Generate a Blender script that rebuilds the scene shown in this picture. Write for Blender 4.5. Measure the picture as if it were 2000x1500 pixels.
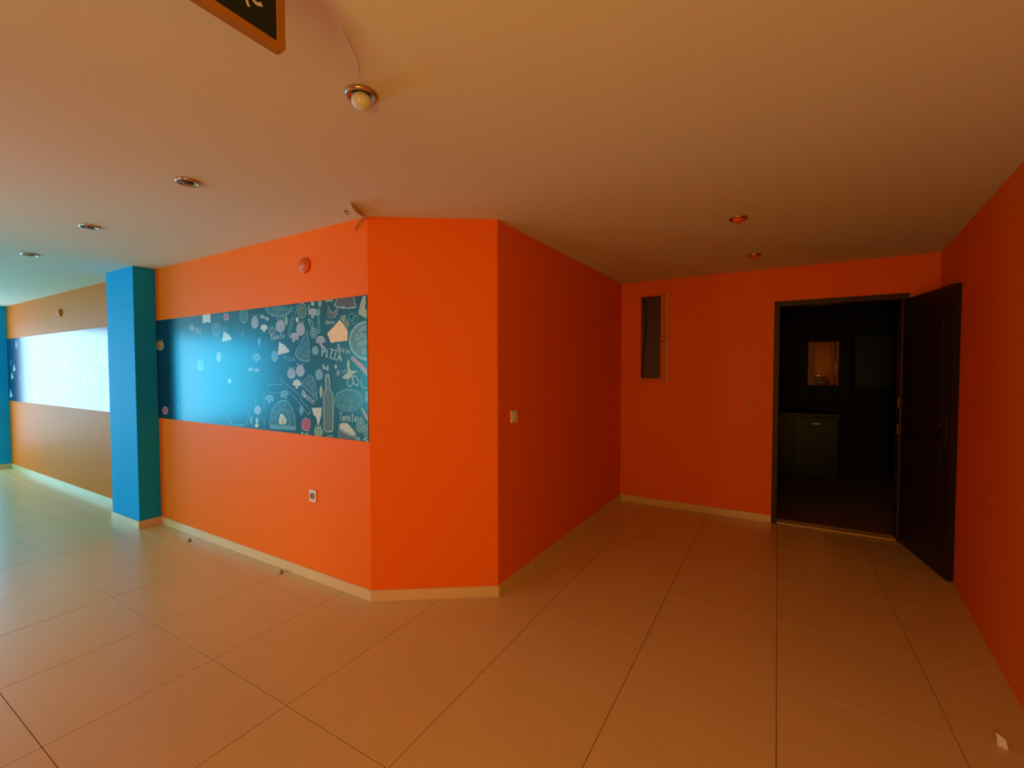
import bpy, bmesh, math, random
from mathutils import Vector, Matrix
random.seed(7)
for o in list(bpy.data.objects):
    bpy.data.objects.remove(o)
scene = bpy.context.scene
col = scene.collection

# ------------------------------------------------------------------ camera
CAM = Vector((0, 0, 1.43))
FPX = 878.44
YAW, PIT, ROL = math.radians(30.558), math.radians(1.826), math.radians(-0.0714)
cF = Vector((-math.sin(YAW) * math.cos(PIT), math.cos(YAW) * math.cos(PIT), -math.sin(PIT)))
cR0 = Vector((math.cos(YAW), math.sin(YAW), 0))
cU0 = cR0.cross(cF)
cR = cR0 * math.cos(ROL) + cU0 * math.sin(ROL)
cU = cU0 * math.cos(ROL) - cR0 * math.sin(ROL)
cd = bpy.data.cameras.new('camera')
cam = bpy.data.objects.new('camera', cd)
col.objects.link(cam)
m = Matrix((cR, cU, -cF)).transposed().to_4x4()
m.translation = CAM
cam.matrix_world = m
cd.sensor_fit = 'HORIZONTAL'
cd.sensor_width = 36
cd.lens = FPX * 36 / 2000
cd.clip_start = 0.02
scene.camera = cam

# ------------------------------------------------------------------ world, daylight, exposure
w = bpy.data.worlds.new('world')
scene.world = w
w.use_nodes = True
bgn = w.node_tree.nodes['Background']
bgn.inputs[0].default_value = (0.25, 0.55, 1.0, 1)
bgn.inputs[1].default_value = 0.3
vs = scene.view_settings
vs.view_transform = 'Standard'
vs.look = 'None'
vs.exposure = 0.0
vs.gamma = 1.0
vs.use_curve_mapping = False


def area(name, loc, direction, sx, sy, color, power, spread=180):
    l = bpy.data.lights.new(name, 'AREA')
    l.shape = 'RECTANGLE'
    l.size, l.size_y = sx, sy
    l.color = color
    l.energy = power
    l.spread = math.radians(spread)
    o = bpy.data.objects.new(name, l)
    col.objects.link(o)
    o.location = loc
    o.rotation_euler = Vector(direction).to_track_quat('-Z', 'Y').to_euler()
    return o


XE = -10.5          # inner face of the glazed end wall
YF = -3.5           # inner face of the street wall behind the camera
YP = -1.3           # added wall behind the camera, trims the warm light
XP = -2.9  # end of the added wall, set to trim the warm light
# daylight through the two panes of the end-wall window (cool shade); the other three are added fills
area('daylight_end_window_a', (XE + 0.02, 0.65, 1.2), (1, 0, 0), 2.2, 1.9, (0.450, 0.713, 1.000), 80)
area('daylight_end_window_b', (XE + 0.02, -1.5, 1.2), (1, 0, 0), 1.9, 1.9, (0.026, 0.590, 1.000), 78)
area('added_cool_fill', (-7.1, YF + 0.02, 1.2), (0, 1, 0), 2.0, 1.9, (0.082, 0.878, 1.000), 98)  # added cool fill for the left side, no such window known
area('added_warm_fill', (-3.55, YF + 0.02, 1.2), (0, 1, 0), 1.15, 1.9, (1.000, 0.733, 0.633), 60)  # added warm fill aimed at the mural wall, source made up
area('added_corridor_fill', (-0.15, YP + 0.02, 1.25), (0, 1, 0), 0.8, 1.7, (1.000, 0.645, 0.129), 31)  # added warm fill from behind the camera for corridor and corner

# ------------------------------------------------------------------ fitted room dimensions
H = 2.354
YW = 1.917
C1 = (-2.144, YW)
C2 = (-1.500, 2.365)
YB = 4.810
CE = (-1.464, YB)
BBH = 0.068


def wall_x(y):
    return 0.906 + 0.0902 * (y - 2.66)


def ray(u, v):
    return cF + cR * ((u - 1000) / FPX) - cU * ((v - 750) / FPX)


def at_y(u, v, y):
    d = ray(u, v)
    return CAM + d * (y / d.y)


def at_x(u, v, x):
    d = ray(u, v)
    return CAM + d * (x / d.x)


def at_z(u, v, z):
    d = ray(u, v)
    return CAM + d * ((z - CAM.z) / d.z)


# ------------------------------------------------------------------ materials
def mat(name, color, rough=0.5, spec=0.5, metal=0.0, noise=0.0, nscale=6.0, bump=0.0, bscale=60.0, coat=0.0):
    mt = bpy.data.materials.new(name)
    mt.use_nodes = True
    nt = mt.node_tree
    b = nt.nodes['Principled BSDF']
    b.inputs['Base Color'].default_value = (*color, 1)
    b.inputs['Roughness'].default_value = rough
    b.inputs['Specular IOR Level'].default_value = spec
    b.inputs['Metallic'].default_value = metal
    b.inputs['Coat Weight'].default_value = coat
    tc = nt.nodes.new('ShaderNodeTexCoord')
    if noise > 0:
        n = nt.nodes.new('ShaderNodeTexNoise')
        n.inputs['Scale'].default_value = nscale
        n.inputs['Detail'].default_value = 4
        nt.links.new(tc.outputs['Object'], n.inputs['Vector'])
        r = nt.nodes.new('ShaderNodeMapRange')
        r.inputs['To Min'].default_value = 1 - noise
        r.inputs['To Max'].default_value = 1 + noise
        nt.links.new(n.outputs['Fac'], r.inputs['Value'])
        mx = nt.nodes.new('ShaderNodeVectorMath')
        mx.operation = 'SCALE'
        mx.inputs[0].default_value = color
        nt.links.new(r.outputs['Result'], mx.inputs['Scale'])
        nt.links.new(mx.outputs['Vector'], b.inputs['Base Color'])
    if bump > 0:
        n2 = nt.nodes.new('ShaderNodeTexNoise')
        n2.inputs['Scale'].default_value = bscale
        n2.inputs['Detail'].default_value = 3
        nt.links.new(tc.outputs['Object'], n2.inputs['Vector'])
        bp = nt.nodes.new('ShaderNodeBump')
        bp.inputs['Strength'].default_value = bump
        bp.inputs['Distance'].default_value = 0.002
        nt.links.new(n2.outputs['Fac'], bp.inputs['Height'])
        nt.links.new(bp.outputs['Normal'], b.inputs['Normal'])
    return mt


M = {}
M['orange'] = mat('orange_wall_paint', (0.90, 0.165, 0.002), 0.52, 0.15, noise=0.03, nscale=2.5, bump=0.10, bscale=90)
M['ceiling'] = mat('ceiling_paint', (0.73, 0.78, 0.70), 0.75, 0.2, noise=0.025, nscale=1.5, bump=0.05)
M['tile'] = mat('floor_tile_glaze', (0.70, 0.49, 0.20), 0.30, 0.5, noise=0.06, nscale=3.0, bump=0.05, bscale=12)
M['grout'] = mat('floor_grout', (0.21, 0.11, 0.045), 0.9, 0.1, noise=0.1, nscale=20)
M['skirt'] = mat('skirting_glaze', (0.72, 0.52, 0.26), 0.18, 0.5, noise=0.03)
M['blue'] = mat('blue_pillar_paint', (0.005, 0.38, 0.82), 0.6, 0.12, noise=0.03, nscale=2.5, bump=0.10, bscale=90)
M['board'] = mat('mural_vinyl', (0.002, 0.030, 0.080), 0.22, 0.9, noise=0.25, nscale=5)
M['edge'] = mat('mural_edge', (0.01, 0.02, 0.03), 0.5, 0.3)
M['frame_dark'] = mat('dark_brown_door_paint', (0.045, 0.016, 0.006), 0.5, 0.3, noise=0.15, nscale=8)
M['leaf'] = mat('dark_door_leaf', (0.018, 0.008, 0.005), 0.45, 0.3, noise=0.2, nscale=5)
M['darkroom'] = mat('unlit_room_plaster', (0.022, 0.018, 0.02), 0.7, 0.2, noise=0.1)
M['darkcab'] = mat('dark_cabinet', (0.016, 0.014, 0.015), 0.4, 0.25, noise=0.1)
M['white'] = mat('white_plastic', (0.78, 0.74, 0.66), 0.35, 0.5, noise=0.02)
M['black'] = mat('black_plastic', (0.02, 0.015, 0.012), 0.5, 0.4, noise=0.05)
M['chrome'] = mat('brushed_metal', (0.62, 0.52, 0.40), 0.22, 0.5, metal=1.0, noise=0.05)
M['bulb'] = mat('opal_bulb', (0.74, 0.94, 0.92), 0.12, 0.6, noise=0.01)
M['socket_dark'] = mat('lamp_recess', (0.06, 0.045, 0.03), 0.5, 0.4, noise=0.1)
M['wood'] = mat('orange_wood_frame', (0.36, 0.16, 0.010), 0.5, 0.3, noise=0.18, nscale=25)
M['slate'] = mat('chalkboard_slate', (0.006, 0.012, 0.014), 0.5, 0.3, noise=0.2, nscale=8)
M['chalk'] = mat('white_chalk', (0.62, 0.68, 0.68), 0.9, 0.1, noise=0.2, nscale=60)
M['orange_box'] = mat('orange_box_cover', (0.72, 0.12, 0.006), 0.4, 0.4, noise=0.03)
M['winframe'] = mat('pale_window_frame', (0.62, 0.36, 0.20), 0.45, 0.4, noise=0.04)
M['glassdark'] = mat('dusty_dark_pane', (0.07, 0.05, 0.04), 0.25, 0.5, noise=0.25, nscale=3)
M['paper'] = mat('peeling_paper', (0.78, 0.60, 0.38), 0.8, 0.2, noise=0.08, nscale=20)
M['stubgrey'] = mat('grey_rubber', (0.30, 0.20, 0.13), 0.7, 0.2, noise=0.1)
M['alu'] = mat('window_aluminium', (0.55, 0.57, 0.58), 0.4, 0.5, noise=0.02)
M['glass'] = mat('shop_glass', (0.5, 0.6, 0.65), 0.1, 0.5, noise=0.01)
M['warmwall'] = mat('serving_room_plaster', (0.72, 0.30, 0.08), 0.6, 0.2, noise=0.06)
M['steel'] = mat('dull_steel', (0.45, 0.28, 0.16), 0.35, 0.5, metal=0.6, noise=0.06)


# ------------------------------------------------------------------ mesh helpers
def link(name, me, material, parent=None):
    o = bpy.data.objects.new(name, me)
    col.objects.link(o)
    if material is not None and not me.materials:
        me.materials.append(material)
    if parent is not None:
        o.parent = parent
    return o


def mesh(name, verts, faces, material, parent=None, smooth=False):
    me = bpy.data.meshes.new(name)
    me.from_pydata([tuple(v) for v in verts], [], faces)
    bm = bmesh.new()
    bm.from_mesh(me)
    bmesh.ops.recalc_face_normals(bm, faces=bm.faces)
    bm.to_mesh(me)
    bm.free()
    if smooth:
        for p in me.polygons:
            p.use_smooth = True
    me.update()
    return link(name, me, material, parent)


def boxes_bm(bs, bevel=0.0):
    bm = bmesh.new()
    for (x0, x1, y0, y1, z0, z1) in bs:
        vs_ = [bm.verts.new((x, y, z)) for z in (z0, z1) for (x, y) in ((x0, y0), (x1, y0), (x1, y1), (x0, y1))]
        for f in ((0, 3, 2, 1), (4, 5, 6, 7), (0, 1, 5, 4), (1, 2, 6, 5), (2, 3, 7, 6), (3, 0, 4, 7)):
            bm.faces.new([vs_[i] for i in f])
    if bevel > 0:
        bmesh.ops.bevel(bm, geom=list(bm.edges), offset=bevel, segments=2, profile=0.6, affect='EDGES')
    return bm


def box(name, b, material, parent=None, bevel=0.0):
    bs = b if isinstance(b[0], (tuple, list)) else [b]
    bm = boxes_bm(bs, bevel)
    me = bpy.data.meshes.new(name)
    bm.to_mesh(me)
    bm.free()
    return link(name, me, material, parent)


def prism(name, poly, z0, z1, material, parent=None):
    n = len(poly)
    v = [(p[0], p[1], z0) for p in poly] + [(p[0], p[1], z1) for p in poly]
    f = [tuple(range(n))[::-1], tuple(range(n, 2 * n))] + [(i, (i + 1) % n, n + (i + 1) % n, n + i) for i in range(n)]
    return mesh(name, v, f, material, parent)


def lathe(name, profile, material, parent=None, seg=32, axis='z', smooth=True):
    v, f = [], []
    for (r, z) in profile:
        for k in range(seg):
            a = 2 * math.pi * k / seg
            v.append((r * math.cos(a), r * math.sin(a), z))
    for i in range(len(profile) - 1):
        for k in range(seg):
            k2 = (k + 1) % seg
            f.append((i * seg + k, i * seg + k2, (i + 1) * seg + k2, (i + 1) * seg + k))
    f.append(tuple(range(seg)))
    f.append(tuple((len(profile) - 1) * seg + k for k in range(seg)))
    if axis == 'y':
        v = [(x, -z, y) for (x, y, z) in v]      # axis along -Y (out of the mural wall)
    return mesh(name, v, f, material, parent, smooth)


def smooth_path(pts, n=6, closed=False):
    if len(pts) < 3:
        return [Vector(p) for p in pts]
    P = [Vector(p) for p in pts]
    out = []
    m_ = len(P)
    rng = range(m_ if closed else m_ - 1)
    for i in rng:
        if closed:
            a, b, c, d = P[(i - 1) % m_], P[i], P[(i + 1) % m_], P[(i + 2) % m_]
        else:
            a, b, c, d = P[max(i - 1, 0)], P[i], P[i + 1], P[min(i + 2, m_ - 1)]
        for k in range(n):
            t = k / n
            out.append(0.5 * ((2 * b) + (c - a) * t + (2 * a - 5 * b + 4 * c - d) * t * t + (3 * b - a - 3 * c + d) * t ** 3))
    if not closed:
        out.append(P[-1])
    return out


def tube(name, pts, r, material, parent=None, seg=8, n=6):
    P = smooth_path(pts, n)
    v, f = [], []
    up = Vector((0, 0, 1))
    for i, p in enumerate(P):
        t = (P[min(i + 1, len(P) - 1)] - P[max(i - 1, 0)]).normalized()
        s = t.cross(up)
        if s.length < 1e-3:
            s = t.cross(Vector((1, 0, 0)))
        s.normalize()
        q = s.cross(t)
        for k in range(seg):
            a = 2 * math.pi * k / seg
            v.append(p + s * (r * math.cos(a)) + q * (r * math.sin(a)))
    for i in range(len(P) - 1):
        for k in range(seg):
            k2 = (k + 1) % seg
            f.append((i * seg + k, i * seg + k2, (i + 1) * seg + k2, (i + 1) * seg + k))
    f.append(tuple(range(seg)))
    f.append(tuple((len(P) - 1) * seg + k for k in range(seg)))
    return mesh(name, v, f, material, parent, True)


def empty(name, loc, label=None, cat=None, group=None, kind=None):
    o = bpy.data.objects.new(name, None)
    o.empty_display_size = 0.05
    col.objects.link(o)
    o.location = loc
    return tag(o, label, cat, group, kind)


def tag(o, label=None, cat=None, group=None, kind=None):
    if label:
        o['label'] = label
    if cat:
        o['category'] = cat
    if group:
        o['group'] = group
    if kind:
        o['kind'] = kind
    return o


def copy_tree(o, parent=None):
    c = o.copy()
    col.objects.link(c)
    c.parent = parent
    for ch in list(o.children):
        copy_tree(ch, c)
    return c


def struct(o, label=None):
    o['kind'] = 'structure'
    if label:
        o['label'] = label
    return o


# ------------------------------------------------------------------ floor
FX0, FX1, FY0, FY1 = XE - 0.1, 1.5, YF - 0.1, 9.0
floor = struct(box('floor', (FX0, FX1, FY0, FY1, -0.10, -0.0025), M['grout']), 'beige square tiled floor with thin dark joints')
TX, TY, TS, J = 0.017, 2.324, 0.6, 0.003
tile_me = {}


def tile_mesh(sx, sy):
    key = (round(sx, 3), round(sy, 3))
    if key not in tile_me:
        bm = boxes_bm([(-sx / 2, sx / 2, -sy / 2, sy / 2, -0.012, 0.0)])
        top = [e for e in bm.edges if all(v.co.z > -0.001 for v in e.verts)]
        bmesh.ops.bevel(bm, geom=top, offset=0.0006, segments=1, affect='EDGES')
        me = bpy.data.meshes.new('floor_tile')
        bm.to_mesh(me)
        bm.free()
        me.materials.append(M['tile'])
        tile_me[key] = me
    return tile_me[key]


i0 = int(math.floor((XE - TX) / TS))
i1 = int(math.ceil((1.12 - TX) / TS))
j0 = int(math.floor((YF - TY) / TS))
j1 = int(math.ceil((YB - TY) / TS))
for i in range(i0, i1):
    for j in range(j0, j1):
        xa, xb = TX + i * TS, TX + (i + 1) * TS
        ya, yb = TY + j * TS, TY + (j + 1) * TS
        if ya >= YW and xb <= C2[0] + 0.02:
            if not (xb > C1[0] and ya < C2[1]):
                continue
        if yb <= YP - 0.1 and xa >= XP + 0.1:
            continue
        ya2, yb2 = max(ya, YF), min(yb, YB)
        xa2, xb2 = max(xa, XE), xb
        if xb < C1[0]:
            yb2 = min(yb2, YW)
        if yb2 - ya2 < 0.03 or xb2 - xa2 < 0.03:
            continue
        t = bpy.data.objects.new('floor_tile', tile_mesh(xb2 - xa2 - J, yb2 - ya2 - J))
        t.location = ((xa2 + xb2) / 2, (ya2 + yb2) / 2, random.uniform(-0.0006, 0.0))
        t.parent = floor
        col.objects.link(t)

# ------------------------------------------------------------------ ceiling
ceiling = struct(box('ceiling', (FX0, FX1, FY0, FY1, H, H + 0.12), M['ceiling']), 'smooth painted ceiling')


# ------------------------------------------------------------------ walls
def wall_polyline(pts, names, t, z0, z1, material):
    """walls along a polyline; thickness to the left of the walking direction, mitred at the corners"""
    P = [Vector(p) for p in pts]
    off = []
    for i, p in enumerate(P):
        ds = []
        if i > 0:
            ds.append((P[i] - P[i - 1]).normalized())
        if i < len(P) - 1:
            ds.append((P[i + 1] - P[i]).normalized())
        ns = [Vector((-d.y, d.x)) for d in ds]
        if len(ns) == 1:
            off.append(p + ns[0] * t)
        else:
            b = (ns[0] + ns[1]).normalized()
            off.append(p + b * (t / b.dot(ns[0])))
    out = []
    for i, nm in enumerate(names):
        out.append(struct(prism(nm, [P[i], P[i + 1], off[i + 1], off[i]], z0, z1, material)))
    return out


block = wall_polyline([(XE, YW), C1, C2, CE], ['wall_left', 'wall_corner', 'wall_corridor'], 0.10, 0, H, M['orange'])
block[0]['label'] = 'orange wall carrying the chalk murals'
block[1]['label'] = 'orange chamfered corner wall'
block[2]['label'] = 'orange wall on the left of the corridor'
skt = 0.009
wall_polyline([(XE, YW - skt + 0.009), C1, C2, CE], [], 0.0, 0, BBH, M['skirt'])


def baseboards(pts, names):
    """skirting strips standing proud of the walls (to the right of the walking direction)"""
    P = [Vector(p) for p in pts]
    off = []
    for i, p in enumerate(P):
        ds = []
        if i > 0:
            ds.append((P[i] - P[i - 1]).normalized())
        if i < len(P) - 1:
            ds.append((P[i + 1] - P[i]).normalized())
        ns = [Vector((d.y, -d.x)) for d in ds]
        b = (ns[0] + ns[-1]).normalized()
        off.append(p + b * (skt / b.dot(ns[0])))
    for i, nm in enumerate(names):
        if nm:
            struct(prism(nm, [P[i], P[i + 1], off[i + 1], off[i]], 0, BBH, M['skirt']), 'pale glazed skirting')


DX0, DX1, DZ = 0.012, 0.868, 2.005          # clear door opening
JW = 0.045                                  # jamb width
baseboards([(-4.937 + skt, YW), C1, C2, CE], ['baseboard_left', 'baseboard_corner', 'baseboard_corridor'])
baseboards([(-9.674 + skt, YW), (-5.526 - skt, YW)], ['baseboard_far_left'])
baseboards([(CE[0] + skt, YB), (DX0 - JW, YB)], ['baseboard_back'])

# back wall of the corridor, with the narrow window and the doorway cut out
WX0, WX1, WZ0, WZ1 = -1.262, -0.972, 1.290, 2.215
xr = wall_x(YB)
TB = 0.12
struct(box('wall_back', [
    (CE[0] - 0.12, WX0, YB, YB + TB, 0, H), (WX1, DX0 - JW, YB, YB + TB, 0, H),
    (WX0, WX1, YB, YB + TB, 0, WZ0), (WX0, WX1, YB, YB + TB, WZ1, H),
    (DX0 - JW, DX1 + JW, YB, YB + TB, DZ + JW, H), (DX1 + JW, xr, YB, YB + TB, 0, H)], M['orange']),
    'dim orange end wall of the corridor')
yr0 = YP
struct(prism('wall_right', [(wall_x(yr0 - 0.1), yr0 - 0.1), (wall_x(yr0 - 0.1) + 0.12, yr0 - 0.1), (wall_x(YB + TB) + 0.12, YB + TB), (wall_x(YB + TB), YB + TB)], 0, H, M['orange']),
       'shaded orange wall on the right')
# unseen parts behind the camera; the walls and opening here are added for the light
EWZ0, EWZ1 = 0.38, 2.12
OPN = ((-0.57, 0.27),)       # added opening behind the viewer, holds the corridor fill light
wb = [(a, b, YP - 0.1, YP, 0, H) for (a, b) in ((XP, OPN[0][0]), (OPN[0][1], wall_x(YP)))]
wb += [(a, b, YP - 0.1, YP, c, d) for (a, b) in OPN for (c, d) in ((0, EWZ0), (EWZ1, H))]
struct(box('added_wall_behind', wb, M['orange']), 'added orange wall behind the viewer, shading the right wall')  # unseen wall added to keep direct light off the right wall
for nm, (q0, q1) in zip(('added_window_5',), OPN):
    w5 = struct(box(nm, [(q0, q0 + 0.04, YP - 0.08, YP - 0.02, EWZ0, EWZ1), (q1 - 0.04, q1, YP - 0.08, YP - 0.02, EWZ0, EWZ1), (q0 + 0.04, q1 - 0.04, YP - 0.08, YP - 0.02, EWZ0, EWZ0 + 0.04), (q0 + 0.04, q1 - 0.04, YP - 0.08, YP - 0.02, EWZ1 - 0.04, EWZ1)], M['alu']), 'added glazed opening behind the viewer')  # made-up frame around the fill light behind the viewer
    box('pane', (q0 + 0.04, q1 - 0.04, YP - 0.056, YP - 0.05, EWZ0 + 0.04, EWZ1 - 0.04), M['glass'], w5)
struct(box('added_wall_return', (XP, XP + 0.1, YF, YP - 0.1, 0, H), M['orange']), 'added orange return wall')  # added return, limits the warm beam on its right side
struct(box('added_beam_wall', (-4.35, -4.25, YF, -0.6, 0, H), M['orange']), 'added orange wall that narrows the warm light')  # unseen wall added to block the warm beam towards the far left
# street wall with two added window openings
SW0, SW1, SZ0, SZ1 = -4.15, -2.95, 0.25, 2.15
CW0, CW1 = -8.12, -6.08
struct(box('wall_front', [(XE, CW0, YF - 0.1, YF, 0, H), (CW1, SW0, YF - 0.1, YF, 0, H), (CW0, CW1, YF - 0.1, YF, 0, SZ0), (CW0, CW1, YF - 0.1, YF, SZ1, H), (SW1, XP + 0.1, YF - 0.1, YF, 0, H), (SW0, SW1, YF - 0.1, YF, 0, SZ0), (SW0, SW1, YF - 0.1, YF, SZ1, H)], M['orange']),
       'orange street wall')
for (nm, q0, q1) in (('added_window_2', SW0, SW1), ('added_window_6', CW0, CW1)):  # made-up windows that carry the warm and cool fills
    w2 = struct(box(nm, [(q0, q0 + 0.05, YF - 0.08, YF - 0.02, SZ0, SZ1), (q1 - 0.05, q1, YF - 0.08, YF - 0.02, SZ0, SZ1), (q0 + 0.05, q1 - 0.05, YF - 0.08, YF - 0.02, SZ0, SZ0 + 0.05), (q0 + 0.05, q1 - 0.05, YF - 0.08, YF - 0.02, SZ1 - 0.05, SZ1)], M['alu']), 'added window frame')
    box('pane', (q0 + 0.05, q1 - 0.05, YF - 0.056, YF - 0.05, SZ0 + 0.05, SZ1 - 0.05), M['glass'], w2)
# end wall with two-pane window
EZ0, EZ1 = 0.25, 2.15
struct(box('wall_end', [(XE - 0.1, XE, YF, -2.5, 0, H), (XE - 0.1, XE, 1.8, YW + 0.1, 0, H), (XE - 0.1, XE, -2.5, 1.8, 0, EZ0), (XE - 0.1, XE, -2.5, 1.8, EZ1, H)], M['orange']), 'end wall with wide window')
w3 = struct(box('window_3', [(XE - 0.08, XE - 0.02, a, a + 0.05, EZ0, EZ1) for a in (-2.5, -0.525, 1.75)] + [(XE - 0.08, XE - 0.02, a, b, z, z + 0.05) for (a, b) in ((-2.45, -0.525), (-0.475, 1.75)) for z in (EZ0, EZ1 - 0.05)], M['alu']), 'wide end window frame')
box('pane', (XE - 0.056, XE - 0.05, -2.45, -0.525, EZ0 + 0.05, EZ1 - 0.05), M['glass'], w3)
box('pane', (XE - 0.056, XE - 0.05, -0.475, 1.75, EZ0 + 0.05, EZ1 - 0.05), M['glass'], w3)


# ------------------------------------------------------------------ blue pillars
def pillar(x0, x1, y0, label):
    t = empty('pillar', ((x0 + x1) / 2, (y0 + YW) / 2, 0), label, 'pillar', 'blue pillars along the mural wall')
    cx, cy = t.location.x, t.location.y
    box('shaft', (x0 - cx, x1 - cx, y0 - cy, YW - cy, BBH - 0.001, H), M['blue'], t, 0.004)
    box('skirting', (x0 - skt - cx, x1 + skt - cx, y0 - skt - cy, YW - cy, 0, BBH - 0.001), M['skirt'], t)
    return t


pillar(-5.526, -4.937, 1.749, 'sky blue square pillar between the two chalk murals')
pillar(-10.26, -9.674, 1.749, 'dark blue pillar at the far left edge of the room')

# ------------------------------------------------------------------ chalk murals on the wall
MZ0, MZ1 = 0.989, 1.884
BT = 0.004
chalk_cols = {
    'w': (0.36, 0.54, 0.62), 'b': (0.10, 0.30, 0.44), 'p': (0.32, 0.34, 0.46), 'c': (0.86, 0.60, 0.32), 'k': (0.54, 0.62, 0.56),
    'g': (0.18, 0.32, 0.22), 'r': (0.42, 0.03, 0.09), 'd': (0.06, 0.09, 0.10), 'y': (0.38, 0.48, 0.34), 'm': (0.10, 0.06, 0.09), 'o': (0.40, 0.22, 0.08), 'q': (0.45, 0.14, 0.16),
    's': (0.035, 0.10, 0.15), 'e': (0.10, 0.13, 0.13)}
for k, c in chalk_cols.items():
    M['ch_' + k] = mat('chalk_' + k, c, 0.22, 0.9, noise=0.22, nscale=45)


PLACED = []


class Draw:
    """flat chalk drawing printed on the mural; points are wall coordinates (x, z)"""

    def __init__(self, name, parent, conv):
        self.name, self.parent, self.conv = name, parent, conv
        self.v, self.f, self.mi, self.mats = [], [], [], []
        self.layer = 0

    def _m(self, c):
        k = 'ch_' + c
        if k not in self.mats:
            self.mats.append(k)
        return self.mats.index(k)

    def _y(self):
        self.layer += 1
        return self.layer          # depth is settled in done()

    def fill(self, pts, c, smooth=False, closed=True):
        pts = [self.conv(*p) for p in pts]
        if smooth:
            pts = [(q.x, q.y) for q in smooth_path([(p[0], p[1], 0) for p in pts], 4, True)]
        y = self._y()
        b = len(self.v)
        self.v += [(min(max(p[0], self.x0), self.x1), y, min(max(p[1], MZ0), MZ1)) for p in pts]
        self.f.append(tuple(range(b, b + len(pts))))
        self.mi.append(self._m(c))

    def line(self, pts, c='w', wd=0.008, smooth=True, closed=False):
        pts = [self.conv(*p) for p in pts]
        P = smooth_path([(p[0], p[1], 0) for p in pts], 5, closed) if smooth else [Vector((p[0], p[1], 0)) for p in pts]
        if closed:
            P.append(P[0].copy())
        y = self._y()
        prev = None
        for i, p in enumerate(P):
            t = P[min(i + 1, len(P) - 1)] - P[max(i - 1, 0)]
            if t.length < 1e-7:
                continue
            t.normalize()
            n = Vector((-t.y, t.x, 0)) * (wd / 2 * (0.75 + 0.5 * random.random()))
            inside = MZ0 <= p.y <= MZ1 and self.x0 <= p.x <= self.x1
            if not inside:
                prev = None
                continue
            b = len(self.v)
            for q in (p + n, p - n):
                self.v.append((min(max(q.x, self.x0), self.x1), y, min(max(q.y, MZ0), MZ1)))
            if prev is not None:
                self.f.append((prev, prev + 1, b + 1, b))
                self.mi.append(self._m(c))
            prev = b

    def done(self):
        if not self.f:
            return None
        # lie on top of the drawings this one overlaps, as thin as paint
        bx = (min(q[0] for q in self.v), max(q[0] for q in self.v), min(q[2] for q in self.v), max(q[2] for q in self.v))
        base = 0
        for (b, top) in PLACED:
            if bx[0] < b[1] and bx[1] > b[0] and bx[2] < b[3] and bx[3] > b[2]:
                base = max(base, top)
        PLACED.append((bx, base + self.layer))
        me = bpy.data.meshes.new(self.name)
        me.from_pydata([(x - self.ox, YW - BT - 0.0002 - 0.00003 * (base + y) - self.oy, z - self.oz) for (x, y, z) in self.v], [], self.f)
        for k in self.mats:
            me.materials.append(M[k])
        for p, i in zip(me.polygons, self.mi):
            p.material_index = i
        me.update()
        return link(self.name, me, None, self.parent)


def ell(cx, cy, rx, ry, a0=0, a1=360, n=14, rot=0):
    out = []
    full = abs(a1 - a0) >= 360
    for k in range(n if full else n + 1):
        a = math.radians(a0 + (a1 - a0) * k / n)
        x, y = rx * math.cos(a), ry * math.sin(a)
        r = math.radians(rot)
        out.append((cx + x * math.cos(r) - y * math.sin(r), cy + x * math.sin(r) + y * math.cos(r)))
    return out


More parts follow.
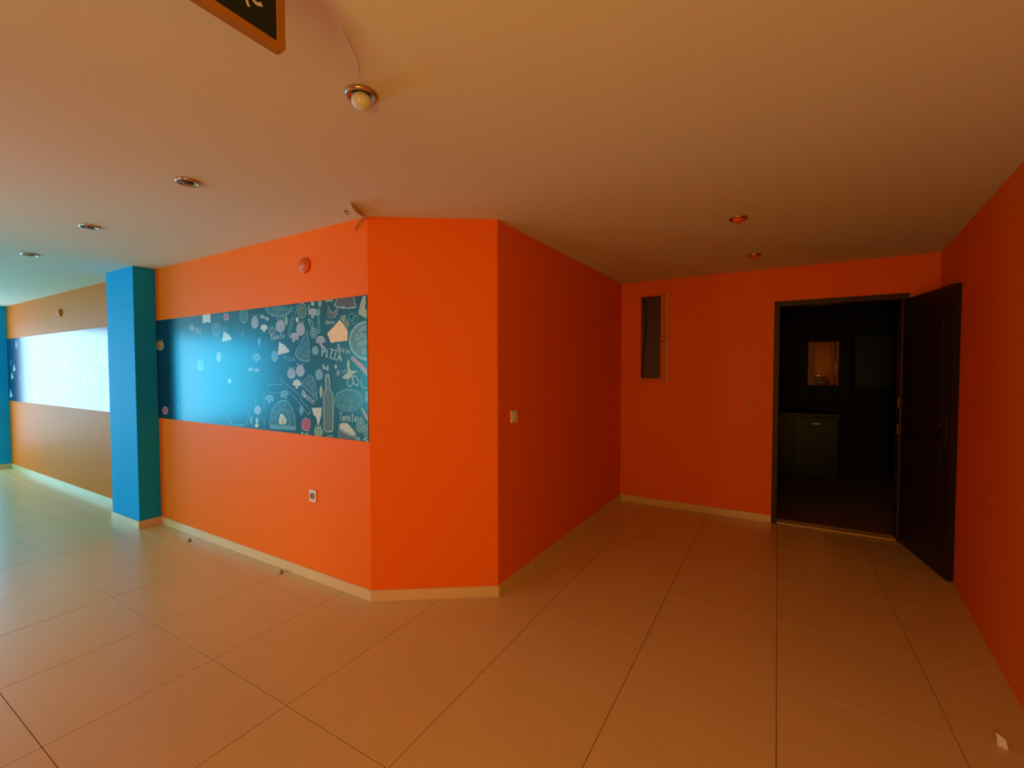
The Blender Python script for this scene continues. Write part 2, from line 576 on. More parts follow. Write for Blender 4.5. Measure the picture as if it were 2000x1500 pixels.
# simple hand-lettering strokes, unit box x 0..~0.7, y 0 (baseline) .. 1 (cap height)
GL = {
    'P': [[(0.05, 0), (0.08, 1)], [(0.0, 0.95), (0.45, 1.0), (0.6, 0.75), (0.4, 0.5), (0.08, 0.48)]],
    'I': [[(0.15, 0), (0.2, 0.9)]],
    'Z': [[(0, 0.95), (0.55, 1.0), (0.0, 0.05), (0.6, 0.02)]],
    'A': [[(0, 0), (0.3, 1), (0.62, 0)], [(0.12, 0.38), (0.5, 0.36)]],
    'T': [[(0, 0.95), (0.6, 1.0)], [(0.3, 0.97), (0.28, 0)]],
    'B': [[(0.05, 0), (0.1, 1)], [(0.05, 0.98), (0.45, 0.9), (0.4, 0.6), (0.1, 0.52), (0.5, 0.4), (0.45, 0.08), (0.05, 0.02)]],
    'O': [[(0.3, 1), (0.02, 0.55), (0.28, 0), (0.6, 0.5), (0.32, 1)]],
    'X': [[(0, 0.95), (0.55, 0.0)], [(0.55, 0.95), (0, 0)]],
    'o': [[(0.25, 0.55), (0.03, 0.28), (0.25, 0), (0.45, 0.3), (0.27, 0.55)]],
    'm': [[(0.02, 0), (0.05, 0.55), (0.2, 0.52), (0.25, 0.05), (0.3, 0.5), (0.48, 0.5), (0.52, 0)]],
    'a': [[(0.42, 0.5), (0.15, 0.52), (0.05, 0.15), (0.3, 0.05), (0.42, 0.5), (0.45, 0)]],
    't': [[(0.2, 1.0), (0.18, 0.1), (0.35, 0.02)], [(0.02, 0.6), (0.38, 0.62)]],
    'l': [[(0.1, 1), (0.1, 0.05), (0.25, 0)]],
    'i': [[(0.1, 0.55), (0.1, 0)], [(0.1, 0.75), (0.12, 0.8)]],
    'v': [[(0, 0.55), (0.18, 0), (0.36, 0.55)]],
    'e': [[(0.05, 0.28), (0.38, 0.32), (0.3, 0.55), (0.08, 0.4), (0.12, 0.05), (0.4, 0.05)]],
    'c': [[(0.38, 0.48), (0.15, 0.55), (0.03, 0.25), (0.18, 0), (0.4, 0.08)]],
    'h': [[(0.05, 1), (0.05, 0)], [(0.05, 0.4), (0.28, 0.55), (0.36, 0.3), (0.36, 0)]],
    's': [[(0.35, 0.5), (0.1, 0.5), (0.12, 0.3), (0.34, 0.22), (0.28, 0.02), (0.03, 0.06)]],
    'n': [[(0.03, 0), (0.04, 0.55)], [(0.04, 0.4), (0.26, 0.55), (0.36, 0.35), (0.36, 0)]],
    'C': [[(0.5, 0.85), (0.25, 1.0), (0.02, 0.5), (0.22, 0.02), (0.52, 0.15)]],
}


def word(d, text, p0, p1, hgt, c='w', wd=0.007, up=(0, -1)):
    """write text from p0 to p1 (picture-plane coordinates of the drawing), cap height hgt"""
    n = len(text)
    dx, dy = (p1[0] - p0[0]) / n, (p1[1] - p0[1]) / n
    for i, ch in enumerate(text):
        for st in GL[ch]:
            pts = []
            for (x, y) in st:
                pts.append((p0[0] + dx * (i + x * 1.25) + up[0] * y * hgt, p0[1] + dy * (i + x * 1.25) + up[1] * y * hgt))
            d.line(pts, c, wd, smooth=ch in 'PBOomaeschntlC')


def make_mural(x0, x1, label):
    t = empty('wall_mural', ((x0 + x1) / 2, YW, MZ0), label, 'mural', 'chalk food murals on the orange wall')
    ox, oy, oz = t.location
    box('panel', (x0 - ox, x1 - ox, -BT, -0.0005, 0, MZ1 - MZ0), M['board'], t)
    return t


def conv_crop(cx, cy):
    """measured spot on the mural (enlarged photo detail) -> wall coordinates"""
    p = at_y(300 + cx / 4.651, 560 + cy / 4.651, YW - BT)
    return (p.x, p.z)


MX0, MX1 = -4.937, C1[0] - 0.006
mural = make_mural(MX0, MX1, 'dark chalkboard-style pizza mural with food drawings beside the corner')


def D(name, par=mural, conv=conv_crop, x0=MX0, x1=MX1):
    d = Draw(name, par, conv)
    d.ox, d.oy, d.oz = par.location
    d.x0, d.x1 = x0 + 0.002, x1 - 0.002
    return d


def lettering(text, p0, p1, hgt, c='w', wd=0.007, up=(0, -1), **kw):
    d = D('lettering', **kw)
    word(d, text, p0, p1, hgt, c, wd, up)
    d.done()


def mushroom(cx, cy, s, rot=0, c='p', **kw):
    d = D('mushroom_drawing', **kw)

    def T(pts):
        r = math.radians(rot)
        return [(cx + s * (x * math.cos(r) - y * math.sin(r)), cy + s * (x * math.sin(r) + y * math.cos(r))) for x, y in pts]
    d.fill(T([(-0.95, 0.3), (-0.85, -0.5), (-0.3, -1), (0.4, -0.95), (0.9, -0.4), (0.95, 0.3), (0.4, 0.35), (0.3, 1.0), (-0.25, 1.0), (-0.3, 0.4)]), c, True)
    d.line(T([(-0.95, 0.3), (-0.85, -0.5), (-0.3, -1), (0.4, -0.95), (0.9, -0.4), (0.95, 0.3)]), 'w', 0.005)
    d.done()


def veg(name, cx, cy, rx, ry, c='p', stem=None, inner=None, **kw):
    d = D(name, **kw)
    d.fill(ell(cx, cy, rx, ry), c, True)
    d.line(ell(cx, cy, rx, ry), 'w', 0.004, closed=True)
    if inner:
        d.line(ell(cx, cy, rx * 0.5, ry * 0.55), inner, 0.004, closed=True)
        d.line([(cx, cy - ry * 0.5), (cx - rx * 0.1, cy + ry * 0.4)], inner, 0.004)
    if stem:
        for k in (-1, 0, 1):
            d.line([(cx + k * rx * 0.35, cy - ry * 0.8), (cx + k * rx * 0.75, cy - ry * 1.45)], stem, 0.007)
    d.done()


def leaf(cx, cy, rx, ry, c='g', **kw):
    d = D('leaf_drawing', **kw)
    pts = [(cx, cy - ry), (cx + rx, cy - ry * 0.2), (cx + rx * 0.6, cy + ry * 0.6), (cx, cy + ry), (cx - rx * 0.8, cy + ry * 0.4), (cx - rx, cy - ry * 0.3)]
    d.fill(pts, c, True)
    d.line([(cx, cy - ry), (cx + rx * 0.1, cy + ry)], 'y', 0.004)
    d.done()


def cheese(pts, c='k', **kw):
    d = D('cheese_drawing', **kw)
    d.fill(pts, c)
    d.done()


# --- lettering
lettering('PIZZA', (1528, 632), (1712, 678), 88, 'w', 0.012)
lettering('Bacon', (1672, 578), (1796, 618), 60, 'w', 0.007)
lettering('Olive', (1664, 808), (1752, 776), 44, 'w', 0.0055)
lettering('Tomato', (1690, 1218), (1855, 1224), 78, 'w', 0.008)
lettering('cheese', (1562, 338), (1650, 334), 38, 'w', 0.006)
lettering('cheese', (1700, 288), (1772, 372), 52, 'y', 0.012, (0.6, -0.8))
lettering('Tomato', (1062, 488), (1196, 462), 56, 'w', 0.007)
lettering('Cheese', (1352, 990), (1468, 1068), 48, 'w', 0.016)
lettering('onion', (972, 278), (1050, 312), 44, 'w', 0.012)
lettering('OXOm', (1846, 1412), (1975, 1428), 46, 'w', 0.010)
lettering('cheese', (330, 388), (438, 428), 60, 'w', 0.014)
lettering('onion', (862, 758), (964, 772), 40, 'w', 0.012)
lettering('hot', (1540, 746), (1600, 764), 42, 'w', 0.014)
lettering('nno', (1566, 140), (1634, 128), 34, 'y', 0.012)
lettering('oo', (1580, 1376), (1636, 1380), 40, 'p', 0.016)
lettering('no', (1340, 1342), (1420, 1350), 30, 'w', 0.010)
lettering('ll', (1928, 1048), (1956, 1040), 90, 'w', 0.007)

# --- cheeses
cheese([(1690, 300), (1735, 350), (1764, 400), (1762, 480), (1752, 498), (1738, 490), (1690, 500), (1650, 500), (1625, 512), (1612, 508), (1598, 480), (1592, 458), (1580, 440), (1580, 420), (1630, 370)], 'c')
cheese([(1140, 500), (1190, 530), (1236, 580), (1228, 595), (1170, 610), (1128, 620)])
cheese([(1436, 1102), (1480, 1098), (1528, 1098), (1524, 1160), (1512, 1210), (1500, 1260), (1490, 1255), (1478, 1190), (1452, 1160)])
cheese([(636, 402), (680, 432), (708, 468), (700, 482), (622, 502)], 'k')
cheese([(445, 258), (515, 248), (518, 330), (490, 318), (470, 330), (445, 330)], 'k')
d = D('cheese_drawing')
d.fill([(1688, 1245), (1740, 1238), (1832, 1310), (1834, 1385), (1685, 1378)], 'm')
d.fill([(1692, 1262), (1705, 1242), (1745, 1238), (1775, 1255), (1825, 1320), (1822, 1350), (1780, 1335), (1705, 1295)], 'k', True)
d.line([(1690, 1290), (1740, 1330), (1832, 1362)], 'w', 0.006)
d.line([(1686, 1250), (1682, 1376)], 'w', 0.005)
d.line([(1834, 1310), (1836, 1388)], 'w', 0.005)
d.done()

# --- mushrooms
mushroom(1448, 243, 42, 10)
mushroom(1278, 462, 40, 15)
mushroom(1518, 495, 42, -5)
mushroom(1302, 885, 38, 5, 'k')
mushroom(1052, 1025, 36, 10, 'b')
mushroom(935, 650, 34, 8, 'b')
mushroom(1003, 378, 32, 0, 'k')
mushroom(1190, 985, 36, -25, 'b')
# --- onions, garlic, tomatoes, peppers
veg('onion_drawing', 1335, 388, 38, 55, 'p', 'p')
veg('onion_drawing', 1332, 765, 38, 48, 'p', 'w', 'w')
veg('tomato_drawing', 1252, 790, 36, 42, 'p', 'w')
veg('tomato_drawing', 1152, 360, 40, 52, 'p', 'w')
veg('tomato_drawing', 1078, 405, 28, 32, 'm', 'b')
veg('garlic_drawing', 920, 325, 30, 52, 'p', 'p')
veg('garlic_drawing', 1100, 632, 26, 46, 'b', None)
veg('olive_drawing', 1504, 798, 32, 46, 'b', None, 'w')
veg('olive_drawing', 1454, 420, 32, 44, 's', None, 'w')
veg('onion_drawing', 945, 1120, 28, 36, 'p')
veg('pear_drawing', 58, 535, 34, 42, 'o', 'o')
veg('tomato_drawing', 660, 275, 24, 28, 'r', 'b')
veg('garlic_drawing', 425, 715, 30, 46, 'b', 'b')
veg('garlic_drawing', 592, 640, 20, 42, 'p')
veg('carrot_drawing', 106, 1125, 24, 36, 'q')
veg('pepper_drawing', 1498, 1318, 38, 44, 'g', 'y')
veg('garlic_drawing', 1880, 1265, 34, 58, 's', 'p', 'w')
veg('garlic_drawing', 1942, 1310, 32, 60, 's', None, 'w')
veg('aubergine_drawing', 1350, 218, 38, 66, 'd', None, 'g')
veg('aubergine_drawing', 820, 262, 36, 66, 's', None, 'b')
veg('spoon_bowl_drawing', 570, 390, 38, 58, 's', None, 'b')
veg('garlic_drawing', 1445, 155, 14, 18, 'w')
veg('pebble_drawing', 690, 856, 14, 18, 'w')
veg('olive_drawing', 1470, 580, 28, 36, 'b', None, 'y')
d = D('bell_pepper_drawing')
d.fill([(1350, 1215), (1380, 1200), (1420, 1212), (1424, 1260), (1412, 1302), (1384, 1306), (1356, 1298), (1346, 1255)], 'r', True)
for x in (1362, 1384, 1404):
    d.line([(x, 1215), (x - 4, 1255), (x + 2, 1296)], 'q', 0.004)
d.line([(1350, 1215), (1380, 1200), (1420, 1212), (1424, 1260), (1412, 1302), (1384, 1306), (1356, 1298), (1346, 1255)], 'p', 0.005, closed=True)
d.line([(1380, 1200), (1384, 1180)], 'p', 0.008)
d.done()
# --- leaves
leaf(1510, 152, 22, 38)
leaf(1206, 310, 18, 44)
leaf(1522, 955, 14, 60, 'y')
leaf(1342, 1125, 22, 44, 'b')
leaf(1305, 300, 14, 26, 'k')
leaf(1410, 195, 8, 34, 'b')
leaf(1655, 728, 12, 22, 'w')
leaf(940, 1220, 12, 34, 'w')
leaf(888, 1215, 12, 40, 'b')
leaf(938, 1262, 18, 20, 'k')
leaf(960, 500, 12, 40, 'b')
# --- pizza slices
d = D('pizza_slice_drawing')
tri = [(1398, 400), (1412, 440), (1418, 540), (1418, 665), (1380, 678), (1330, 658), (1284, 612), (1300, 560), (1350, 490)]
d.fill(tri, 's')
d.line([(1398, 400), (1416, 520), (1418, 665)], 'b', 0.007)
d.line([(1398, 400), (1340, 500), (1284, 612)], 'b', 0.007)
d.line([(1284, 600), (1310, 645), (1370, 675), (1418, 668)], 'b', 0.012)
d.line([(1300, 580), (1350, 620), (1415, 630)], 'b', 0.005)
for (x, y) in ((1380, 520), (1345, 565), (1395, 590)):
    d.line(ell(x, y, 14, 16), 'b', 0.004, closed=True)
d.done()
d = D('pizza_slice_drawing')
d.fill([(1340, 890), (1380, 840), (1430, 805), (1460, 850), (1478, 930), (1488, 1010), (1470, 1020), (1400, 950)], 's')
d.line([(1340, 890), (1385, 835), (1432, 806), (1464, 860), (1480, 940), (1488, 1015)], 'b', 0.008)
d.line([(1340, 890), (1420, 960), (1486, 1030)], 'b', 0.006)
for (x, y) in ((1400, 880), (1435, 850), (1445, 915), (1462, 970)):
    d.line(ell(x, y, 13, 15), 'b', 0.004, closed=True)
d.done()
# --- round pizza at the corner
d = D('pizza_drawing')
d.fill(ell(1950, 490, 168, 172, n=28), 'e', True)
d.line(ell(1950, 490, 168, 172, 60, 300, 24), 'w', 0.011)
d.line(ell(1950, 490, 150, 152, 60, 300, 24), 'b', 0.006)
d.line(ell(1950, 490, 120, 128, 70, 290, 20), 'b', 0.006)
for (x, y, r) in ((1852, 458, 18), (1895, 445, 12), (1900, 515, 14), (1930, 375, 12), (1905, 378, 10), (1925, 500, 12), (1905, 580, 14), (1936, 440, 13), (1868, 520, 10), (1880, 400, 12)):
    d.line(ell(x, y, r, r * 1.35), 'w', 0.005, closed=True)
d.done()
# --- pizza at the top edge
d = D('pizza_drawing')
d.fill(ell(1140, 180, 122, 92, 0, 180, 16), 's')
d.line(ell(1140, 180, 122, 92, 0, 180, 16), 'b', 0.010)
d.line(ell(1140, 180, 104, 74, 0, 180, 16), 'b', 0.005)
for (x, y) in ((1090, 205), (1130, 225), (1170, 205), (1150, 190), (1110, 188), (1195, 195)):
    d.line(ell(x, y, 13, 12), 'b', 0.005, closed=True)
d.done()
# --- basket / whole pizza lower right
d = D('bowl_drawing')
d.fill(ell(1772, 1030, 128, 98, n=24), 's', True)
d.line(ell(1772, 1030, 128, 98, n=24), 'b', 0.006, closed=True)
d.line(ell(1772, 1020, 112, 82, n=22), 'b', 0.004, closed=True)
for k in range(16):
    a, b = random.uniform(1690, 1850), random.uniform(965, 1085)
    d.line([(a, b), (a + random.uniform(-22, 22), b + 22), (a + random.uniform(-18, 18), b + 40)], 'b', 0.005)
d.done()
# --- bottle
d = D('bottle_drawing')
bp_ = [(1566, 795), (1590, 795), (1600, 850), (1602, 935), (1630, 975), (1634, 1040), (1630, 1300), (1612, 1318), (1570, 1318), (1550, 1300), (1543, 1040), (1548, 975), (1566, 935), (1562, 850)]
d.fill(bp_, 'e')
d.line(bp_, 'w', 0.007, smooth=False, closed=True)
d.line([(1564, 815), (1596, 812)], 'w', 0.005)
d.done()
# --- brick oven with fire
d = D('oven_drawing')
arch = [(1058, 1285), (1062, 1190), (1085, 1110), (1120, 1060), (1170, 1035), (1220, 1050), (1262, 1110), (1284, 1190), (1290, 1300)]
d.fill(arch, 's', False)
d.line(arch, 'b', 0.009)
d.line([(1108, 1250), (1112, 1180), (1140, 1130), (1180, 1115), (1225, 1150), (1240, 1270)], 'b', 0.007)
d.fill([(1060, 1250), (1288, 1265), (1288, 1305), (1060, 1290)], 'b')
d.fill([(1140, 1240), (1145, 1180), (1165, 1150), (1190, 1180), (1208, 1210), (1200, 1245), (1170, 1250)], 'k', True)
d.fill([(1160, 1240), (1168, 1195), (1188, 1215), (1190, 1240)], 'y', True)
for (x, y) in ((1100, 1130), (1140, 1075), (1195, 1070), (1240, 1130), (1085, 1190), (1262, 1200)):
    d.line([(x - 14, y + 10), (x, y), (x + 14, y + 12)], 'b', 0.005)
d.done()
# --- knife and rolling pin
d = D('knife_drawing')
d.line([(1150, 820), (1200, 880), (1290, 950), (1340, 1000), (1335, 1030)], 'b', 0.007)
d.line([(1150, 830), (1170, 890), (1260, 985), (1320, 1045)], 'b', 0.007)
d.line([(1335, 1020), (1420, 1120), (1420, 1145), (1400, 1150), (1315, 1045)], 'b', 0.008)
d.done()
d = D('spatula_drawing')
d.line([(1285, 175), (1305, 172), (1306, 190), (1275, 290), (1255, 300), (1258, 275), (1285, 178)], 'b', 0.007)
d.fill([(1252, 290), (1275, 295), (1262, 360), (1236, 440), (1226, 440), (1236, 350)], 's')
d.line([(1252, 290), (1275, 295), (1262, 360), (1236, 440), (1226, 440), (1236, 350)], 'b', 0.006, closed=True)
d.done()
d = D('spoon_drawing')
d.fill(ell(1498, 230, 18, 36), 'b', True)
d.line([(1498, 262), (1502, 330), (1506, 420)], 'b', 0.010)
d.line([(1494, 262), (1488, 400), (1506, 422), (1514, 395), (1504, 262)], 'b', 0.005)
d.done()
d = D('ladle_drawing')
d.line([(1405, 300), (1420, 340), (1445, 385)], 'w', 0.006)
d.line([(1405, 300), (1425, 302), (1450, 345), (1450, 380)], 'w', 0.006)
d.done()
d = D('spoon_drawing')
d.line([(1175, 635), (1210, 662), (1262, 668), (1290, 662), (1255, 648), (1215, 640), (1180, 632)], 'b', 0.006)
d.done()
for (x, y0, y1) in ((1008, 1180, 1290), (1005, 960, 1110), (930, 1000, 1100)):
    d = D('fork_drawing')
    d.line([(x, y0 + 30), (x, y1)], 'b', 0.008)
    d.line([(x - 12, y0), (x - 8, y0 + 34), (x, y0 + 42), (x + 8, y0 + 34), (x + 12, y0)], 'b', 0.005)
    d.done()
d = D('pot_drawing')
d.line([(1038, 890), (1160, 890), (1150, 950), (1120, 965), (1060, 960), (1040, 900)], 'b', 0.005)
d.done()
d = D('pot_drawing')
d.line([(670, 1170), (700, 1240), (760, 1258), (830, 1250), (865, 1180), (868, 1120)], 'b', 0.008)
d.done()
# --- flour sack, aubergine crescent, corn at the top right
d = D('sack_drawing')
d.fill([(1662, 95), (1824, 72), (1822, 150), (1834, 185), (1790, 192), (1725, 190), (1680, 185), (1646, 170)], 'm')
d.line([(1662, 95), (1656, 140), (1644, 168), (1680, 188), (1725, 194), (1780, 194), (1836, 182), (1826, 140), (1826, 78)], 'w', 0.007)
d.line([(1715, 172), (1724, 190), (1735, 176)], 'w', 0.006)
d.done()
d = D('chili_drawing')
d.fill([(1580, 170), (1600, 210), (1628, 235), (1655, 215), (1662, 200), (1674, 210), (1660, 255), (1630, 285), (1590, 290), (1576, 250)], 'm', True)
d.line([(1580, 170), (1606, 215), (1630, 238), (1656, 214), (1665, 196), (1674, 216), (1658, 258), (1632, 284)], 'p', 0.006)
d.done()
d = D('corn_drawing')
d.fill([(1905, 90), (1925, 80), (1928, 140), (1920, 210), (1945, 215), (1948, 290), (1900, 270), (1862, 250), (1870, 190)], 'y')
for pts in ([(1905, 85), (1880, 160), (1862, 240)], [(1926, 82), (1915, 160), (1910, 240)], [(1895, 120), (1890, 180), (1898, 250)], [(1940, 150), (1935, 210), (1930, 270)]):
    d.line(pts, 'w', 0.006)
d.done()
d = D('onion_drawing')
d.line(ell(1800, 275, 30, 34), 'b', 0.006, closed=True)
d.line(ell(1832, 300, 24, 40, rot=20), 'b', 0.006, closed=True)
d.done()
# --- sausage / pink brush and pretzel
d = D('rolling_pin_drawing')
d.fill([(1792, 640), (1815, 640), (1850, 668), (1950, 760), (1950, 815), (1840, 700), (1800, 668)], 'q')
d.line([(1792, 640), (1815, 638), (1850, 668), (1952, 758)], 'p', 0.007)
d.line([(1795, 655), (1840, 702), (1950, 812)], 'p', 0.006)
d.done()
d = D('star_leaf_drawing')
d.fill([(1768, 660), (1784, 690), (1790, 755), (1856, 768), (1820, 790), (1775, 838), (1716, 832), (1735, 800), (1762, 775), (1758, 700)], 'y', True)
d.done()
d = D('pretzel_drawing')
d.line(ell(1790, 862, 26, 44, rot=15), 'w', 0.007, closed=True)
d.line(ell(1836, 852, 24, 44, rot=-25), 'w', 0.007, closed=True)
d.done()
d = D('cup_drawing')
d.line([(1888, 850), (1885, 880), (1905, 915), (1950, 922)], 'p', 0.007)
d.line([(1890, 872), (1950, 880)], 'p', 0.006)
d.done()
d = D('carrot_drawing')
d.fill([(1885, 1110), (1905, 1105), (1955, 1180), (1955, 1225), (1930, 1200)], 'o')
d.line([(1885, 1100), (1915, 1150), (1955, 1225)], 'p', 0.008)
d.done()
# --- faint scribbles hidden in the glare towards the pillar
for k in range(26):
    x, y = random.uniform(60, 1000), random.uniform(330, 1180)
    if y > 1140 - 0 and x > 300:
        y -= 60
    d = D('chalk_sketch')
    kind = k % 4
    r = random.uniform(18, 42)
    if kind == 0:
        d.line(ell(x, y, r * 0.8, r), 's', 0.007, closed=True)
    elif kind == 1:
        d.line([(x, y - r), (x + r, y + r * 0.7), (x - r * 0.8, y + r * 0.6)], 's', 0.007, closed=True, smooth=False)
    elif kind == 2:
        d.line([(x, y - 1.6 * r), (x + r * 0.3, y), (x - 0.1 * r, y + 1.6 * r)], 's', 0.010)
    else:
        d.fill(ell(x, y, r * 0.5, r * 0.8), 's', True)
    d.done()

# second mural, beyond the pillar: the same kind of drawings, all but lost in the glare of the window
M2X0, M2X1 = -9.674, -5.526
mural2 = make_mural(M2X0, M2X1, 'shiny mural between two blue pillars, washed out by window glare')


def conv2(x, z):
    return (x, z)


def D2(name):
    return D(name, mural2, conv2, M2X0, M2X1)


for k in range(40):
    x, z = random.uniform(M2X0 + 0.1, M2X1 - 0.1), random.uniform(MZ0 + 0.08, MZ1 - 0.08)
    r = random.uniform(0.03, 0.075)
    kind = k % 5
    nm = ['onion_drawing', 'pizza_slice_drawing', 'mushroom_drawing', 'spoon_drawing', 'cheese_drawing'][kind]
    d = D2(nm)
    if kind == 0:
        d.fill(ell(x, z, r * 0.8, r), 'p', True)
        d.line([(x, z + r), (x + 0.01, z + 1.6 * r)], 'w', 0.006)
    elif kind == 1:
        d.line([(x - r, z + r), (x + r, z + r), (x, z - 1.4 * r)], 'b', 0.008, closed=True, smooth=False)
    elif kind == 2:
        d.fill([(x - r, z), (x - r * 0.6, z + r), (x + r * 0.6, z + r), (x + r, z), (x + r * 0.3, z), (x + r * 0.3, z - r), (x - r * 0.3, z - r), (x - r * 0.3, z)], 'p', True)
    elif kind == 3:
        d.line([(x, z - 2 * r), (x, z + r)], 'b', 0.010)
        d.fill(ell(x, z + r * 1.3, r * 0.4, r * 0.7), 'b', True)
    else:
        d.fill([(x - r, z - r), (x + r * 1.2, z - r * 0.5), (x - r * 0.4, z + r)], 'k')
    d.done()

# ------------------------------------------------------------------ doorway at the end of the corridor
door = empty('door_1', (DX0, YB, 0), 'dark brown door frame with the leaf folded open at the right', None, None, 'structure')


def dbox(name, b, material, parent=door, bevel=0.0):
    o = box(name, (b[0] - DX0, b[1] - DX0, b[2] - YB, b[3] - YB, b[4], b[5]), material, parent, bevel)
    return o


dbox('jamb', (DX0 - JW, DX0, YB - 0.012, YB + TB + 0.01, 0, DZ), M['frame_dark'], bevel=0.003)
dbox('jamb', (DX1, DX1 + JW, YB - 0.012, YB + TB + 0.01, 0, DZ), M['frame_dark'], bevel=0.003)
dbox('head_jamb', (DX0 - JW, DX1 + JW, YB - 0.012, YB + TB + 0.01, DZ, DZ + JW), M['frame_dark'], bevel=0.003)
dbox('threshold', (DX0, DX1, YB + 0.0, YB + TB, 0.0, 0.012), M['tile'], bevel=0.002)
for zz in (1.155, 0.93):
    dbox('strike_plate', (DX1 - 0.004, DX1 - 0.001, YB + 0.02, YB + 0.05, zz - 0.04, zz + 0.04), M['steel'])
leafE = bpy.data.objects.new('door_leaf_hinge', None)
leaf_len, leaf_t = 0.76, 0.038
hx, hy = DX1 + 0.012, YB - 0.016
ang = math.atan2(3.985 - hy, 1.003 - hx)
c_, s_ = math.cos(ang), math.sin(ang)


def leafbox(name, u0, u1, v0, v1, z0, z1, material, parent):
    v = []
    for z in (z0, z1):
        for (a, b) in ((u0, v0), (u1, v0), (u1, v1), (u0, v1)):
            v.append((hx + c_ * a - s_ * b - DX0, hy + s_ * a + c_ * b - YB, z))
    return mesh(name, v, [(3, 2, 1, 0), (4, 5, 6, 7), (0, 1, 5, 4), (1, 2, 6, 5), (2, 3, 7, 6), (3, 0, 4, 7)], material, parent)


lf = leafbox('door_leaf', 0, leaf_len, 0, leaf_t, 0.012, DZ - 0.01, M['leaf'], door)
for (za, zb) in ((0.15, 0.92), (1.05, 1.85)):
    leafbox('door_panel', 0.12, leaf_len - 0.12, -0.008, 0.0, za, zb, M['leaf'], lf)
leafbox('handle_plate', leaf_len - 0.075, leaf_len - 0.04, -0.006, 0.0, 0.92, 1.12, M['frame_dark'], lf)
leafbox('door_handle', leaf_len - 0.16, leaf_len - 0.045, -0.045, -0.030, 1.04, 1.06, M['frame_dark'], lf)
bpy.data.objects.remove(leafE)

# the unlit room beyond the doorway
RX0, RX1, RY0, RY1 = -1.45, 1.30, YB + TB, 7.80
a0 = at_y(1579, 668, RY1)
a1 = at_y(1637, 753, RY1)
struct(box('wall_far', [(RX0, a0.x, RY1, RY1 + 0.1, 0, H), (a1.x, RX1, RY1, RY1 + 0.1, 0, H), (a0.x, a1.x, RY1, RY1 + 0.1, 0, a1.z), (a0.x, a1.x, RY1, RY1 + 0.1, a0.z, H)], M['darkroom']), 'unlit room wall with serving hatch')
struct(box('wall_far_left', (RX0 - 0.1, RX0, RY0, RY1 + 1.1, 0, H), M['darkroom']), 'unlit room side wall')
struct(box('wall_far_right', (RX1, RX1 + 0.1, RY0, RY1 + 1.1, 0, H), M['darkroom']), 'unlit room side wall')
struct(box('wall_hatch_back', (RX0, RX1, RY1 + 1.0, RY1 + 1.1, 0, H), M['warmwall']), 'orange wall behind the serving hatch')
w4 = struct(box('window_4', [(a0.x, a0.x + 0.075, RY1 - 0.02, RY1 + 0.1, a1.z, a0.z), (a1.x - 0.03, a1.x, RY1 - 0.02, RY1 + 0.1, a1.z, a0.z), (a1.x - 0.085, a1.x - 0.06, RY1 + 0.03, RY1 + 0.06, a1.z, a0.z)], M['warmwall']), 'small lit hatch seen through the dark doorway')
t = empty('added_lamp', ((a0.x + a1.x) / 2 - 0.02, RY1 + 0.45, 1.10), 'small domed shape made into an added lamp in the hatch beyond the doorway', 'lamp')  # domed shape turned into a lamp to carry the added hatch light
lathe('base', [(0.06, 0), (0.06, 0.015), (0.012, 0.02), (0.012, 0.10)], M['steel'], t, 20)
lathe('shade', [(0.13, 0.10), (0.125, 0.15), (0.10, 0.20), (0.05, 0.235), (0.01, 0.24)], M['winframe'], t, 24)
tb = empty('side_counter', ((a0.x + a1.x) / 2, RY1 + 0.45, 0), 'low counter under the domed shape behind the hatch', 'counter')
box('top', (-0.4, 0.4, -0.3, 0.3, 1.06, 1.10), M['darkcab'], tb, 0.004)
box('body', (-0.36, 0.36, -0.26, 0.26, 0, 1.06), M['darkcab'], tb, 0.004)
pl = bpy.data.lights.new('added_hatch_light', 'POINT')  # added point light that brightens the hatch; the dome itself doesn't glow
pl.energy = 0.55
pl.color = (1.0, 0.30, 0.04)
pl.shadow_soft_size = 0.03
plo = bpy.data.objects.new('added_hatch_light', pl)
col.objects.link(plo)
plo.parent = t
plo.location = (0, 0.12, 0.36)
# dim furniture inside the unlit room
cb = empty('wall_cabinet', (1.08, RY1 - 0.17, 0), 'dim wall cabinet right of the lit hatch', 'cabinet')
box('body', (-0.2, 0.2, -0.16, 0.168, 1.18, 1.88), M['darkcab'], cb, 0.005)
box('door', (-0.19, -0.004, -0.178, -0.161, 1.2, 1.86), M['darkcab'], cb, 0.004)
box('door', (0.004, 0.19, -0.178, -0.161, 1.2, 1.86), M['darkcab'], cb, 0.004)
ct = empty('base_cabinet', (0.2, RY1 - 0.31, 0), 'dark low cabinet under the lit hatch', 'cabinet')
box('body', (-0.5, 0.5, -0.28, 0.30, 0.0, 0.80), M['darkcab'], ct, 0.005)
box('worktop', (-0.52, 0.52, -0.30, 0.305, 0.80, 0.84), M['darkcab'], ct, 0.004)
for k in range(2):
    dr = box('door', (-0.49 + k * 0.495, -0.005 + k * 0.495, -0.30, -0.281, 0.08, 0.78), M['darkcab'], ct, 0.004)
    box('handle', (-0.28 + k * 0.495, -0.20 + k * 0.495, -0.32, -0.302, 0.70, 0.715), M['steel'], dr)

